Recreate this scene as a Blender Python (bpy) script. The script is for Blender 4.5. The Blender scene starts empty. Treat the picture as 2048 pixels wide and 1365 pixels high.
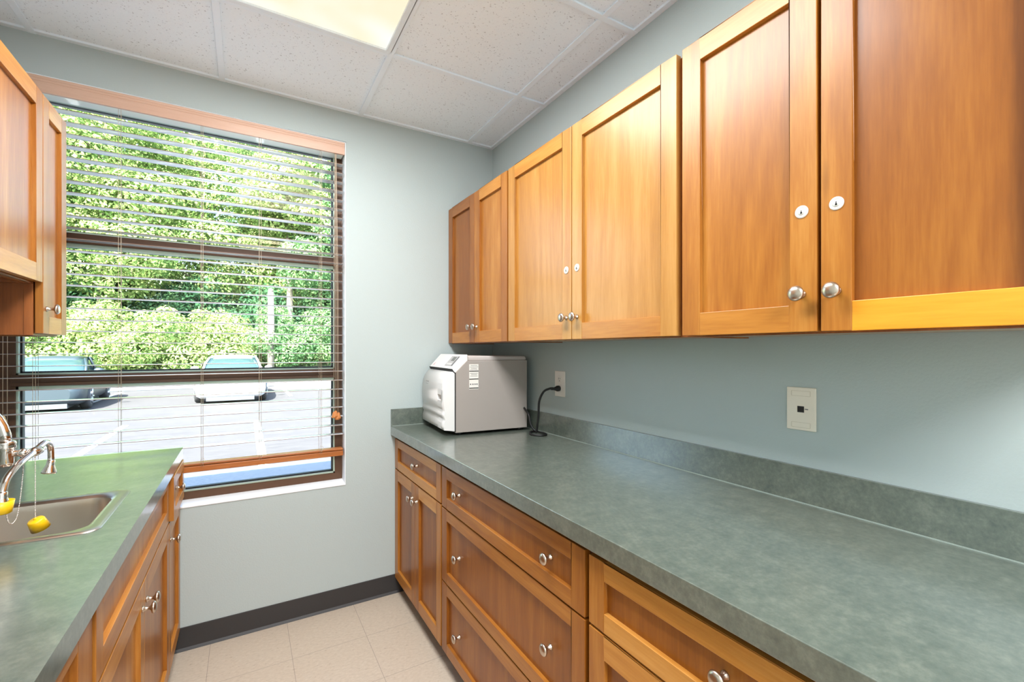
import bpy, math, random
import numpy as np
from mathutils import Vector, Matrix
random.seed(7)
S = bpy.context.scene
COL = S.collection
PI = math.pi

def lin(r, g, b):
    f = lambda c: (c/255/12.92) if c/255 <= .04045 else ((c/255+.055)/1.055)**2.4
    return (f(r), f(g), f(b), 1)

# ------------------------------------------------------------------ materials
def new_mat(name):
    m = bpy.data.materials.new(name); m.use_nodes = True
    nt = m.node_tree
    return m, nt, nt.nodes['Principled BSDF']

def N(nt, typ, **kw):
    n = nt.nodes.new(typ)
    for k, v in kw.items():
        if k in n.inputs: n.inputs[k].default_value = v
        else: setattr(n, k, v)
    return n

def L(nt, a, b): nt.links.new(a, b)

def plain(name, col, rough=.5, metal=0, spec=.5, coat=0, bump=0, bscale=200):
    m, nt, p = new_mat(name)
    p.inputs['Base Color'].default_value = lin(*col)
    p.inputs['Roughness'].default_value = rough
    p.inputs['Metallic'].default_value = metal
    p.inputs['Specular IOR Level'].default_value = spec
    p.inputs['Coat Weight'].default_value = coat
    if bump:
        tc = N(nt, 'ShaderNodeTexCoord')
        no = N(nt, 'ShaderNodeTexNoise', Scale=bscale, Detail=3)
        b = N(nt, 'ShaderNodeBump', Strength=bump, Distance=.002)
        L(nt, tc.outputs['Object'], no.inputs['Vector'])
        L(nt, no.outputs['Fac'], b.inputs['Height']); L(nt, b.outputs['Normal'], p.inputs['Normal'])
    return m

def ramp(nt, stops):
    r = nt.nodes.new('ShaderNodeValToRGB')
    e = r.color_ramp.elements
    while len(e) < len(stops): e.new(.5)
    for el, (pos, c) in zip(e, stops):
        el.position = pos; el.color = c if len(c) == 4 else lin(*c)
    return r

def wood(name, light, mid, dark, along='z', seed=0., rough=.4, streak=.5):
    """cherry veneer: long grain streaks along one object axis, soft cathedral figure"""
    m, nt, p = new_mat(name)
    tc = N(nt, 'ShaderNodeTexCoord')
    mp = N(nt, 'ShaderNodeMapping')
    sc = {'z': (1, 1, .07), 'y': (1, .07, 1), 'x': (.07, 1, 1)}[along]
    mp.inputs['Scale'].default_value = sc
    mp.inputs['Location'].default_value = (seed*3.1, seed*1.7, seed*.9)
    L(nt, tc.outputs['Object'], mp.inputs['Vector'])
    fig = N(nt, 'ShaderNodeTexNoise', Scale=7., Detail=3., Roughness=.55, Distortion=.6)
    fine = N(nt, 'ShaderNodeTexNoise', Scale=170., Detail=3., Roughness=.6)
    mid_n = N(nt, 'ShaderNodeTexNoise', Scale=32., Detail=4., Roughness=.6, Distortion=.4)
    for n in (fig, fine, mid_n): L(nt, mp.outputs['Vector'], n.inputs['Vector'])
    a = N(nt, 'ShaderNodeMath', operation='MULTIPLY'); a.inputs[1].default_value = .55
    b = N(nt, 'ShaderNodeMath', operation='MULTIPLY_ADD'); b.inputs[1].default_value = .25
    c = N(nt, 'ShaderNodeMath', operation='MULTIPLY_ADD'); c.inputs[1].default_value = .20
    L(nt, fig.outputs['Fac'], a.inputs[0])
    L(nt, mid_n.outputs['Fac'], b.inputs[0]); L(nt, a.outputs[0], b.inputs[2])
    L(nt, fine.outputs['Fac'], c.inputs[0]); L(nt, b.outputs[0], c.inputs[2])
    r = ramp(nt, [(.36, dark), (.50, mid), (.64, light)])
    # cathedral growth rings
    mp3 = N(nt, 'ShaderNodeMapping')
    mp3.inputs['Scale'].default_value = {'z': (1, 1, .16), 'y': (1, .10, 1), 'x': (.10, 1, 1)}[along]
    mp3.inputs['Location'].default_value = (seed*1.3, seed*.7, seed*2.1)
    L(nt, tc.outputs['Object'], mp3.inputs['Vector'])
    rn = N(nt, 'ShaderNodeTexNoise', Scale=4.2, Detail=1., Roughness=.4)
    L(nt, mp3.outputs['Vector'], rn.inputs['Vector'])
    rm_ = N(nt, 'ShaderNodeMath', operation='MULTIPLY'); rm_.inputs[1].default_value = 70.
    rs_ = N(nt, 'ShaderNodeMath', operation='SINE')
    ra_ = N(nt, 'ShaderNodeMath', operation='MULTIPLY_ADD'); ra_.inputs[1].default_value = .020
    L(nt, rn.outputs['Fac'], rm_.inputs[0]); L(nt, rm_.outputs[0], rs_.inputs[0]); L(nt, rs_.outputs[0], ra_.inputs[0])
    L(nt, c.outputs[0], ra_.inputs[2]); L(nt, ra_.outputs[0], r.inputs['Fac'])
    # small dark mineral streaks
    mp2 = N(nt, 'ShaderNodeMapping')
    mp2.inputs['Scale'].default_value = {'z': (1, 1, .16), 'y': (1, .16, 1), 'x': (.16, 1, 1)}[along]
    mp2.inputs['Location'].default_value = (seed, seed*2.3, 0)
    L(nt, tc.outputs['Object'], mp2.inputs['Vector'])
    vo = N(nt, 'ShaderNodeTexVoronoi', Scale=9.)
    L(nt, mp2.outputs['Vector'], vo.inputs['Vector'])
    rr = ramp(nt, [(.0, (1, 1, 1, 1)), (.075, (0, 0, 0, 1))])
    L(nt, vo.outputs['Distance'], rr.inputs['Fac'])
    mm = N(nt, 'ShaderNodeMath', operation='MULTIPLY'); mm.inputs[1].default_value = streak
    L(nt, rr.outputs['Color'], mm.inputs[0])
    mix = N(nt, 'ShaderNodeMix', data_type='RGBA')
    L(nt, mm.outputs[0], mix.inputs[0]); L(nt, r.outputs['Color'], mix.inputs[6])
    mix.inputs[7].default_value = lin(dark[0]*.62, dark[1]*.55, dark[2]*.5)
    L(nt, mix.outputs[2], p.inputs['Base Color'])
    p.inputs['Roughness'].default_value = rough
    p.inputs['Specular IOR Level'].default_value = .3
    p.inputs['Coat Weight'].default_value = .34; p.inputs['Coat Roughness'].default_value = .24
    bp = N(nt, 'ShaderNodeBump', Strength=.04, Distance=.001)
    L(nt, fine.outputs['Fac'], bp.inputs['Height']); L(nt, bp.outputs['Normal'], p.inputs['Normal'])
    return m

def laminate(name, base, lo, hi, rough=.38, stretch=(1, 1, 1), coat=0, spec=.5):
    m, nt, p = new_mat(name)
    tc = N(nt, 'ShaderNodeTexCoord')
    mp = N(nt, 'ShaderNodeMapping'); mp.inputs['Scale'].default_value = stretch
    L(nt, tc.outputs['Object'], mp.inputs['Vector'])
    n1 = N(nt, 'ShaderNodeTexNoise', Scale=22., Detail=8., Roughness=.7)
    n2 = N(nt, 'ShaderNodeTexNoise', Scale=90., Detail=5., Roughness=.7)
    L(nt, mp.outputs['Vector'], n1.inputs['Vector']); L(nt, mp.outputs['Vector'], n2.inputs['Vector'])
    mx = N(nt, 'ShaderNodeMix', data_type='FLOAT'); mx.inputs[0].default_value = .45
    L(nt, n1.outputs['Fac'], mx.inputs[2]); L(nt, n2.outputs['Fac'], mx.inputs[3])
    r = ramp(nt, [(.36, lo), (.5, base), (.64, hi)])
    L(nt, mx.outputs[0], r.inputs['Fac']); L(nt, r.outputs['Color'], p.inputs['Base Color'])
    p.inputs['Roughness'].default_value = rough
    p.inputs['Specular IOR Level'].default_value = spec; p.inputs['Coat Weight'].default_value = coat; p.inputs['Coat Roughness'].default_value = .2; p.inputs['Coat IOR'].default_value = 1.85
    return m

M = {}
OW = dict(light=(184, 126, 56), mid=(164, 102, 35), dark=(142, 82, 24))
M['wood_v'] = wood('cherry vertical grain', seed=1, **OW)
M['wood_v2'] = wood('cherry vertical grain paler', (188, 136, 70), (172, 118, 50), (152, 97, 35), seed=5)
M['wood_v3'] = wood('cherry panel grain', (160, 99, 32), (140, 80, 21), (120, 65, 14), seed=9, streak=.7)
M['wood_y'] = wood('cherry rail grain', (200, 142, 70), (182, 120, 48), (160, 98, 33), along='y', seed=3)
M['wood_y2'] = wood('golden rail grain', (232, 160, 50), (222, 144, 34), (204, 122, 22), along='y', seed=7, streak=.1)
M['wood_y3'] = wood('cherry rail grain darker', (174, 113, 42), (153, 92, 29), (130, 72, 18), along='y', seed=11)
M['carcass'] = wood('cherry carcass', (176, 106, 50), (150, 84, 36), (124, 66, 26), seed=13, rough=.4)
M['reveal'] = plain('dark cabinet reveal', (84, 44, 20), .6)
M['interior'] = plain('pale cabinet underside', (178, 160, 138), .55)
M['blindwood'] = wood('blind rail wood', (196, 128, 70), (172, 100, 46), (128, 68, 28), along='x', seed=4, rough=.4)
M['valance'] = wood('blind valance wood', (218, 182, 162), (212, 174, 152), (202, 162, 140), along='x', seed=2, rough=.45, streak=0)
M['wall'] = plain('sage wall paint', (179, 189, 188), .75, spec=.3, bump=.25, bscale=160)
M['white_paint'] = plain('white jamb paint', (240, 243, 246), .55)
M['toe'] = plain('dark rubber base', (50, 47, 47), .5, bump=.05)
M['toekick'] = plain('grey toe kick', (92, 86, 84), .6)
M['bronze'] = plain('bronze window frame', (92, 60, 36), .45, bump=.1, bscale=400)
M['gasket'] = plain('dark window gasket', (40, 38, 40), .6)
M['stop'] = plain('pale window stop', (190, 205, 185), .5)
M['slat'] = plain('pale blind slat', (240, 244, 246), .3, spec=.7, coat=.9)  # pale colour stands in for daylight reflected off wood slats
M['slat_edge'] = plain('brown slat edge', (132, 100, 80), .6)
M['cord'] = plain('beige blind cord', (206, 186, 160), .8)
M['tassel'] = plain('wooden tassel', (190, 120, 62), .5)
M['counter'] = laminate('green grey laminate', (93, 101, 92), (76, 86, 79), (112, 118, 107), rough=.3, coat=.9)
M['nickel'] = plain('brushed nickel', (194, 178, 162), .28, metal=1)
M['lock'] = plain('lock face', (230, 226, 218), .35, metal=.35)
M['black'] = plain('black plastic', (18, 18, 18), .45)
M['steel'] = plain('brushed stainless', (196, 182, 168), .3, metal=1)
M['chrome'] = plain('chrome', (225, 212, 204), .1, metal=1)
M['yellow'] = plain('yellow plastic cap', (244, 190, 20), .35)
M['plate'] = plain('ivory wall plate', (236, 226, 210), .4)
M['plate_white'] = plain('white wall plate', (232, 226, 218), .4)
M['groove'] = plain('plate groove', (196, 182, 160), .6)
M['ac_side'] = plain('autoclave grey side', (160, 150, 143), .5)
M['ac_white'] = plain('autoclave white door', (228, 225, 222), .38)
M['ac_cover'] = plain('autoclave warm grey cover', (190, 180, 175), .45)
M['ac_panel'] = plain('autoclave keypad grey', (172, 170, 170), .5)
M['lcd'] = plain('autoclave display', (104, 106, 102), .25)
M['button'] = plain('keypad button', (206, 204, 202), .5)
M['seam'] = plain('dark seam', (22, 20, 20), .7)
M['ink'] = plain('printed ink', (92, 90, 92), .7)
M['pink'] = plain('pink warning mark', (214, 176, 184), .6)
M['tbar'] = plain('white ceiling grid', (238, 247, 255), .5)
M['ltframe'] = plain('white light frame', (232, 240, 246), .45)

# ceiling tile
m, nt, p = new_mat('acoustic ceiling tile'); M['tile'] = m
tc = N(nt, 'ShaderNodeTexCoord')
v = N(nt, 'ShaderNodeTexNoise', Scale=150., Detail=1., Roughness=.5)
v2 = N(nt, 'ShaderNodeTexNoise', Scale=260., Detail=2.)
L(nt, tc.outputs['Object'], v.inputs['Vector']); L(nt, tc.outputs['Object'], v2.inputs['Vector'])
r = ramp(nt, [(.27, (186, 190, 196)), (.31, (240, 247, 253)), (.8, (243, 250, 255))])
L(nt, v.outputs['Fac'], r.inputs['Fac']); L(nt, r.outputs['Color'], p.inputs['Base Color'])
b = N(nt, 'ShaderNodeBump', Strength=.3, Distance=.002); L(nt, v2.outputs['Fac'], b.inputs['Height'])
L(nt, b.outputs['Normal'], p.inputs['Normal']); p.inputs['Roughness'].default_value = .85

# vinyl floor tile (12 inch), seams at x = .175 + k*.3105, y = 2.155 - k*.3105
m, nt, p = new_mat('vinyl floor tile'); M['floor'] = m
tc = N(nt, 'ShaderNodeTexCoord')
sx = N(nt, 'ShaderNodeSeparateXYZ'); L(nt, tc.outputs['Object'], sx.inputs[0])
def seam(out, off):
    a = N(nt, 'ShaderNodeMath', operation='ADD'); a.inputs[1].default_value = -off + 31.05
    L(nt, out, a.inputs[0])
    d = N(nt, 'ShaderNodeMath', operation='DIVIDE'); d.inputs[1].default_value = .3105
    L(nt, a.outputs[0], d.inputs[0])
    f = N(nt, 'ShaderNodeMath', operation='FRACT'); L(nt, d.outputs[0], f.inputs[0])
    s = N(nt, 'ShaderNodeMath', operation='LESS_THAN'); s.inputs[1].default_value = .006
    L(nt, f.outputs[0], s.inputs[0]); return s
s1 = seam(sx.outputs[0], .175); s2 = seam(sx.outputs[1], 2.155)
mx = N(nt, 'ShaderNodeMath', operation='MAXIMUM'); L(nt, s1.outputs[0], mx.inputs[0]); L(nt, s2.outputs[0], mx.inputs[1])
n1 = N(nt, 'ShaderNodeTexNoise', Scale=60., Detail=6., Roughness=.7)
mpv = N(nt, 'ShaderNodeMapping'); mpv.inputs['Scale'].default_value = (1, 1.7, 1)
mpv.inputs['Rotation'].default_value = (0, 0, .5)
L(nt, tc.outputs['Object'], mpv.inputs['Vector']); L(nt, mpv.outputs['Vector'], n1.inputs['Vector'])
r = ramp(nt, [(.30, (150, 134, 117)), (.38, (190, 173, 155)), (.60, (199, 183, 165)), (.75, (208, 194, 178))])
L(nt, n1.outputs['Fac'], r.inputs['Fac'])
mix = N(nt, 'ShaderNodeMix', data_type='RGBA'); L(nt, mx.outputs[0], mix.inputs[0]); L(nt, r.outputs['Color'], mix.inputs[6])
mix.inputs[7].default_value = lin(150, 136, 124)
L(nt, mix.outputs[2], p.inputs['Base Color']); p.inputs['Roughness'].default_value = .42

# thin window glass: mostly transparent, mirror-like at grazing angles
m = bpy.data.materials.new('window glass'); m.use_nodes = True; nt = m.node_tree; M['glass'] = m
for n in list(nt.nodes):
    if n.type != 'OUTPUT_MATERIAL': nt.nodes.remove(n)
out = [n for n in nt.nodes if n.type == 'OUTPUT_MATERIAL'][0]
tr = N(nt, 'ShaderNodeBsdfTransparent'); tr.inputs[0].default_value = (.95, .97, .96, 1)
gl = N(nt, 'ShaderNodeBsdfGlossy'); gl.inputs['Roughness'].default_value = .02; gl.inputs['Color'].default_value = (1, .80, .55, 1)
fr = N(nt, 'ShaderNodeFresnel', IOR=1.19); mxs = N(nt, 'ShaderNodeMixShader')
L(nt, fr.outputs[0], mxs.inputs[0]); L(nt, tr.outputs[0], mxs.inputs[1]); L(nt, gl.outputs[0], mxs.inputs[2])
L(nt, mxs.outputs[0], out.inputs['Surface'])

# light diffuser: glowing acrylic, brighter where the tubes are
LAMP_ON = 1.0
m, nt, p = new_mat('lit acrylic diffuser'); M['diffuser'] = m
p.inputs['Base Color'].default_value = lin(120, 114, 104)
tc = N(nt, 'ShaderNodeTexCoord')
ns = N(nt, 'ShaderNodeTexNoise', Scale=4.5, Detail=1.)
L(nt, tc.outputs['Object'], ns.inputs['Vector'])
r = ramp(nt, [(.38, (1.0, .87, .64, 1)), (.52, (1.0, .93, .78, 1)), (.66, (1.0, 1.0, .95, 1))])
L(nt, ns.outputs['Fac'], r.inputs['Fac'])
L(nt, r.outputs['Color'], p.inputs['Emission Color']); p.inputs['Emission Strength'].default_value = .44

# outdoor
def leafmat(name, cols, trans=.45):
    m = bpy.data.materials.new(name); m.use_nodes = True; nt = m.node_tree
    for n in list(nt.nodes):
        if n.type != 'OUTPUT_MATERIAL': nt.nodes.remove(n)
    out = [n for n in nt.nodes if n.type == 'OUTPUT_MATERIAL'][0]
    g = N(nt, 'ShaderNodeNewGeometry')
    no = N(nt, 'ShaderNodeTexNoise', Scale=1.1, Detail=6., Roughness=.75)
    L(nt, g.outputs['Position'], no.inputs['Vector'])
    r = ramp(nt, [(.34, cols[0]), (.5, cols[1]), (.66, cols[2])])
    L(nt, no.outputs['Fac'], r.inputs['Fac'])
    d = N(nt, 'ShaderNodeBsdfDiffuse'); t = N(nt, 'ShaderNodeBsdfTranslucent')
    L(nt, r.outputs['Color'], d.inputs[0]); L(nt, r.outputs['Color'], t.inputs[0])
    ms = N(nt, 'ShaderNodeMixShader'); ms.inputs[0].default_value = trans
    L(nt, d.outputs[0], ms.inputs[1]); L(nt, t.outputs[0], ms.inputs[2]); L(nt, ms.outputs[0], out.inputs[0])
    return m
M['leaf_a'] = leafmat('fresh green leaves', [(76, 108, 62), (118, 144, 84), (180, 184, 134)])
M['leaf_b'] = leafmat('deep green leaves', [(60, 94, 64), (92, 128, 84), (146, 166, 114)])
M['leaf_c'] = leafmat('pale yellow green leaves', [(92, 122, 66), (130, 150, 92), (170, 178, 128)])
M['leaf_d'] = leafmat('amber tinted leaves', [(138, 124, 78), (164, 138, 94), (184, 160, 122)])
M['leaf_e'] = leafmat('dark understory leaves', [(38, 66, 48), (58, 92, 64), (96, 122, 84)])  # darker copy of the deep green, shade under the trees put into colour
M['bark'] = plain('grey bark', (128, 120, 108), .9, bump=.5, bscale=20)
M['asphalt'] = laminate('sun bleached asphalt', (60, 60, 62), (53, 53, 56), (67, 67, 68), rough=.9, spec=.05, stretch=(.08, .5, 1))
M['concrete'] = laminate('blue grey concrete', (92, 101, 108), (82, 91, 98), (104, 111, 117), rough=.9, spec=.05)  # blue, lowered tone puts the walk's shade into the colour
M['line'] = plain('white road paint', (168, 168, 166), .8)
M['soil'] = laminate('shaded leaf litter', (84, 100, 66), (64, 82, 52), (108, 120, 84), rough=.95)
M['mulch'] = laminate('grey mulch', (128, 124, 120), (96, 94, 90), (168, 164, 158), rough=.95)
M['pole'] = plain('weathered pole', (92, 87, 81), .85, bump=.3, bscale=30)
M['facade'] = plain('tan facade', (190, 180, 165), .9)
M['car_dark'] = plain('blue grey car paint', (32, 42, 48), .4, spec=.35, coat=0)
M['car_white'] = plain('white car paint', (176, 178, 180), .35, coat=.3)
M['car_glass'] = plain('car glass', (34, 52, 56), .12, spec=.5)
M['tyre'] = plain('tyre rubber', (34, 36, 38), .8)
M['rim'] = plain('alloy rim', (176, 180, 184), .3, metal=.8)
M['trim'] = plain('car dark trim', (52, 58, 62), .6)
M['headlamp'] = plain('headlamp lens', (206, 214, 220), .2)

# ------------------------------------------------------------------ geometry helpers
class MB:
    def __init__(s): s.v, s.f, s.m, s.s = [], [], [], []
    def add(s, vs, fs, m=0, smooth=False):
        o = len(s.v); s.v += [tuple(x) for x in vs]
        for f in fs:
            s.f.append(tuple(o+i for i in f)); s.m.append(m); s.s.append(smooth)
        return s
    def box(s, x0, x1, y0, y1, z0, z1, m=0):
        x0, x1 = min(x0, x1), max(x0, x1); y0, y1 = min(y0, y1), max(y0, y1); z0, z1 = min(z0, z1), max(z0, z1)
        vs = [(x0, y0, z0), (x1, y0, z0), (x1, y1, z0), (x0, y1, z0), (x0, y0, z1), (x1, y0, z1), (x1, y1, z1), (x0, y1, z1)]
        return s.add(vs, [(0, 3, 2, 1), (4, 5, 6, 7), (0, 1, 5, 4), (1, 2, 6, 5), (2, 3, 7, 6), (3, 0, 4, 7)], m)
    def prism(s, pts, axis, a, b, m=0, smooth=False):
        """pts: 2-d outline (ccw); axis 'x': pts=(y,z), 'y': pts=(x,z), 'z': pts=(x,y)"""
        def P(p, t): return {'x': (t, p[0], p[1]), 'y': (p[0], t, p[1]), 'z': (p[0], p[1], t)}[axis]
        n = len(pts); vs = [P(p, a) for p in pts]+[P(p, b) for p in pts]
        fs = [tuple(range(n))[::-1], tuple(range(n, 2*n))]
        s.add(vs, fs, m)
        s.add(vs, [(i, (i+1) % n, n+(i+1) % n, n+i) for i in range(n)], m, smooth)
        return s
    def lathe(s, prof, c, ax, n=20, m=0, smooth=True):
        """prof: list of (radius, distance along ax) from c"""
        ax = Vector(ax).normalized(); c = Vector(c)
        u = ax.orthogonal().normalized(); w = ax.cross(u)
        vs = []
        for r, h in prof:
            for k in range(n):
                t = 2*PI*k/n
                vs.append(c+ax*h+(u*math.cos(t)+w*math.sin(t))*max(r, 1e-5))
        fs = []
        for i in range(len(prof)-1):
            for k in range(n):
                k2 = (k+1) % n
                fs.append((i*n+k, i*n+k2, (i+1)*n+k2, (i+1)*n+k))
        s.add(vs, fs, m, smooth)
        s.add(vs[:n], [tuple(range(n))[::-1]], m); s.add(vs[-n:], [tuple(range(n))], m)
        return s
    def tube(s, pts, r, n=10, m=0, closed=False):
        pts = [Vector(p) for p in pts]; k = len(pts)
        rs = r if isinstance(r, (list, tuple)) else [r]*k
        vs = []; prev = None
        for i, p in enumerate(pts):
            if closed: t = pts[(i+1) % k]-pts[i-1]
            else: t = pts[min(i+1, k-1)]-pts[max(i-1, 0)]
            t.normalize()
            if prev is None: u = t.orthogonal().normalized()
            else: u = (prev-t*prev.dot(t)).normalized()
            prev = u; w = t.cross(u)
            for j in range(n):
                a = 2*PI*j/n
                vs.append(p+(u*math.cos(a)+w*math.sin(a))*rs[i])
        fs = []
        for i in range(k if closed else k-1):
            i2 = (i+1) % k
            for j in range(n):
                j2 = (j+1) % n
                fs.append((i*n+j, i*n+j2, i2*n+j2, i2*n+j))
        s.add(vs, fs, m, True)
        if not closed:
            s.add(vs[:n], [tuple(range(n))[::-1]], m); s.add(vs[-n:], [tuple(range(n))], m)
        return s
    def sphere(s, c, r, n=10, m=0, sc=(1, 1, 1)):
        c = Vector(c); vs = []; fs = []
        for i in range(n+1):
            t = PI*i/n
            for j in range(2*n):
                a = PI*j/n
                vs.append((c.x+r*sc[0]*math.sin(t)*math.cos(a), c.y+r*sc[1]*math.sin(t)*math.sin(a), c.z+r*sc[2]*math.cos(t)))
        for i in range(n):
            for j in range(2*n):
                j2 = (j+1) % (2*n)
                fs.append((i*2*n+j, (i+1)*2*n+j, (i+1)*2*n+j2, i*2*n+j2))
        return s.add(vs, fs, m, True)
    def loft(s, secs, m=0, smooth=True, cap=True):
        n = len(secs[0]); vs = [p for sec in secs for p in sec]; fs = []
        for i in range(len(secs)-1):
            for j in range(n):
                j2 = (j+1) % n
                fs.append((i*n+j, i*n+j2, (i+1)*n+j2, (i+1)*n+j))
        s.add(vs, fs, m, smooth)
        if cap:
            s.add(secs[0], [tuple(range(n))[::-1]], m); s.add(secs[-1], [tuple(range(n))], m)
        return s
    def build(s, name, mats, parent=None, loc=(0, 0, 0), bevel=0, seg=2):
        me = bpy.data.meshes.new(name)
        me.from_pydata(s.v, [], s.f)
        if not isinstance(mats, (list, tuple)): mats = [mats]
        for x in mats: me.materials.append(x)
        me.polygons.foreach_set('material_index', s.m)
        me.polygons.foreach_set('use_smooth', s.s)
        import bmesh
        bm = bmesh.new(); bm.from_mesh(me)
        bmesh.ops.remove_doubles(bm, verts=bm.verts, dist=1e-6)
        bmesh.ops.recalc_face_normals(bm, faces=bm.faces)
        bm.to_mesh(me); bm.free()
        me.update()
        o = bpy.data.objects.new(name, me); COL.objects.link(o)
        o.location = loc
        if parent: o.parent = parent
        if bevel:
            b = o.modifiers.new('soft edge', 'BEVEL'); b.width = bevel; b.segments = seg
            b.limit_method = 'ANGLE'; b.angle_limit = math.radians(40); b.harden_normals = False
        return o

def bez(p0, p1, p2, p3, n=12):
    p0, p1, p2, p3 = map(Vector, (p0, p1, p2, p3))
    return [p0*(1-t)**3+3*p1*t*(1-t)**2+3*p2*t*t*(1-t)+p3*t**3 for t in [i/n for i in range(n+1)]]

def smooth_path(pts, n=8):
    """Catmull-Rom through points"""
    P = [Vector(p) for p in pts]; P = [P[0]*2-P[1]]+P+[P[-1]*2-P[-2]]; out = []
    for i in range(1, len(P)-2):
        for k in range(n):
            t = k/n; a, b, c, d = P[i-1], P[i], P[i+1], P[i+2]
            out.append(.5*((2*b)+(c-a)*t+(2*a-5*b+4*c-d)*t*t+(3*b-a-3*c+d)*t**3))
    out.append(P[-2]); return out

def tag(o, label, cat, group=None):
    o['label'] = label; o['category'] = cat
    if group: o['group'] = group
    return o

def thing(name, label, cat, loc=(0, 0, 0), rz=0, group=None):
    o = bpy.data.objects.new(name, None); COL.objects.link(o)
    o.location = loc; o.rotation_euler = (0, 0, rz); o.empty_display_size = .1
    return tag(o, label, cat, group)

def struct(o): o['kind'] = 'structure'; return o

# ------------------------------------------------------------------ dimensions (metres)
XR, XL, YB, YF, ZC = 1.313, -.86, 2.464, -2.6, 2.57       # right wall, left wall, window wall, wall behind camera, ceiling
WX0, WX1, WZ0, WZ1 = -.835, .45, .632, 2.406              # window opening
YG = 2.545                                                # window frame plane
GZ = -.25                                                 # ground outside

# ------------------------------------------------------------------ room shell
struct(MB().box(XL-.1, XR+.1, YF-.1, YB+.2, -.12, 0).build('floor', M['floor']))
struct(MB().box(XR, XR+.1, YF-.1, YB, 0, ZC+.1).build('wall_right', M['wall']))
struct(MB().box(XL-.1, XL, YF-.1, YB, 0, ZC+.1).build('wall_left', M['wall']))
struct(MB().box(XL, XR, YF-.1, YF, 0, ZC+.1).build('wall_front', M['white_paint']))  # unseen wall, made white to bounce light up to the ceiling
wb = MB()
T = YB+.2
wb.box(XL-.1, WX0, YB, T, 0, ZC+.1); wb.box(WX1, XR+.1, YB, T, 0, ZC+.1)
wb.box(WX0, WX1, YB, T, 0, WZ0); wb.box(WX0, WX1, YB, T, WZ1, ZC+.1)
struct(wb.build('wall_back', M['wall']))
# outside face of the building: a tall facade that shades the walk
fc = MB()
fc.box(-9, WX0, T, T+.08, GZ, 4.3); fc.box(WX1, 9, T, T+.08, GZ, 4.3)
fc.box(WX0, WX1, T, T+.08, GZ, WZ0); fc.box(WX0, WX1, T, T+.08, WZ1, 4.3)
struct(fc.build('wall_outside', M['facade']))
# ceiling
struct(MB().box(XL-.1, XR+.1, YF-.1, T, ZC, ZC+.1).build('ceiling', M['tile']))
tb = MB()
XB = [-.713, -.09, .523, 1.144]; YBARS = [1.887-.61*k for k in range(8)]
z0 = ZC-.010
for x in XB: tb.box(x-.012, x+.012, YF, YB, z0, z0+.004); tb.box(x-.008, x+.008, YF, YB, z0+.004, ZC+.001)
for y in YBARS: tb.box(XL, XR, y-.012, y+.012, z0-.0004, z0+.0036); tb.box(XL, XR, y-.008, y+.008, z0+.0036, ZC+.001)
struct(tb.build('trim_1', M['tbar'], bevel=.001))
wa = MB()
wa.box(XR-.022, XR, YF, YB, z0+.001, ZC); wa.box(XL, XL+.022, YF, YB, z0+.001, ZC)
wa.box(XL, XR, YB-.022, YB, z0+.0014, ZC)
struct(wa.build('trim_2', M['tbar']))
# cove base
prof = [(0, 0), (-.012, 0), (-.010, .004), (-.005, .012), (-.004, .1), (0, .1016)]
struct(MB().prism([(YB+p, z) for p, z in prof], 'x', -.30, .762).build('baseboard_back', M['toe']))
struct(MB().prism([(XR+p, z) for p, z in prof], 'y', YF, .11).build('baseboard_right', M['toe']))
struct(MB().prism([(XL-p, z) for p, z in prof], 'y', YF, .58).build('baseboard_left', M['toe']))
# jamb lining (white) of the opening
jm = MB()
t = .004
jm.box(WX1-t, WX1, YB-.002, YG, WZ0, WZ1); jm.box(WX0, WX0+t, YB-.002, YG, WZ0, WZ1)
jm.box(WX0, WX1, YB-.002, YG, WZ1-t, WZ1)
jm.prism([(YB-.003, WZ0-.004), (YG, WZ0-.004), (YG, WZ0+.012), (YB-.003, WZ0+.003)], 'x', WX0, WX1)
struct(jm.build('trim_3', M['white_paint'], bevel=.002))

# ------------------------------------------------------------------ window
w = MB()
fw = .036
xa, xb, za, zb = WX0+.004, WX1-.004, WZ0+.010, WZ1-.004
y0, y1 = YG, YG+.06
w.box(xa, xa+fw+.012, y0, y1, za+.036, zb-.036); w.box(xb-fw, xb, y0, y1, za+.036, zb-.036)
w.box(xa, xb, y0, y1, za, za+.036); w.box(xa, xb, y0, y1, zb-.036, zb)
win = struct(w.build('window_1', M['bronze'], bevel=.002))
MU = [(1.772, 1.815), (1.184, 1.229)]
for a, b in MU:
    mb = MB(); mb.box(xa+fw, xb-fw, y0-.006, y1, a, b); mb.box(xa+fw, xb-fw, y0-.012, y0-.004, a, a+.014)
    mb.build('mullion', M['bronze'], win, bevel=.002)
panes = [(za+.036, MU[1][0]), (MU[1][1], MU[0][0]), (MU[0][1], zb-.036)]
gx0, gx1 = xa+fw+.012, xb-fw
for a, b in panes:
    st = MB(); s_ = .007
    st.box(gx0, gx0+s_, y0+.004, y0+.02, a, b); st.box(gx1-s_, gx1, y0+.004, y0+.02, a, b)
    st.box(gx0, gx1, y0+.004, y0+.02, a, a+s_); st.box(gx0, gx1, y0+.004, y0+.02, b-s_*2.2, b)
    st.build('glazing_stop', M['stop'], win)
    gk = MB(); s_ = .013
    gk.box(gx0, gx0+s_, y0+.022, y0+.045, a, b); gk.box(gx1-s_, gx1, y0+.022, y0+.045, a, b)
    gk.box(gx0, gx1, y0+.022, y0+.045, a, a+s_); gk.box(gx0, gx1, y0+.022, y0+.045, b-s_, b)
    gk.build('gasket', M['gasket'], win)
    MB().box(gx0, gx1, y0+.034, y0+.038, a, b).build('glass_pane', M['glass'], win)

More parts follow.
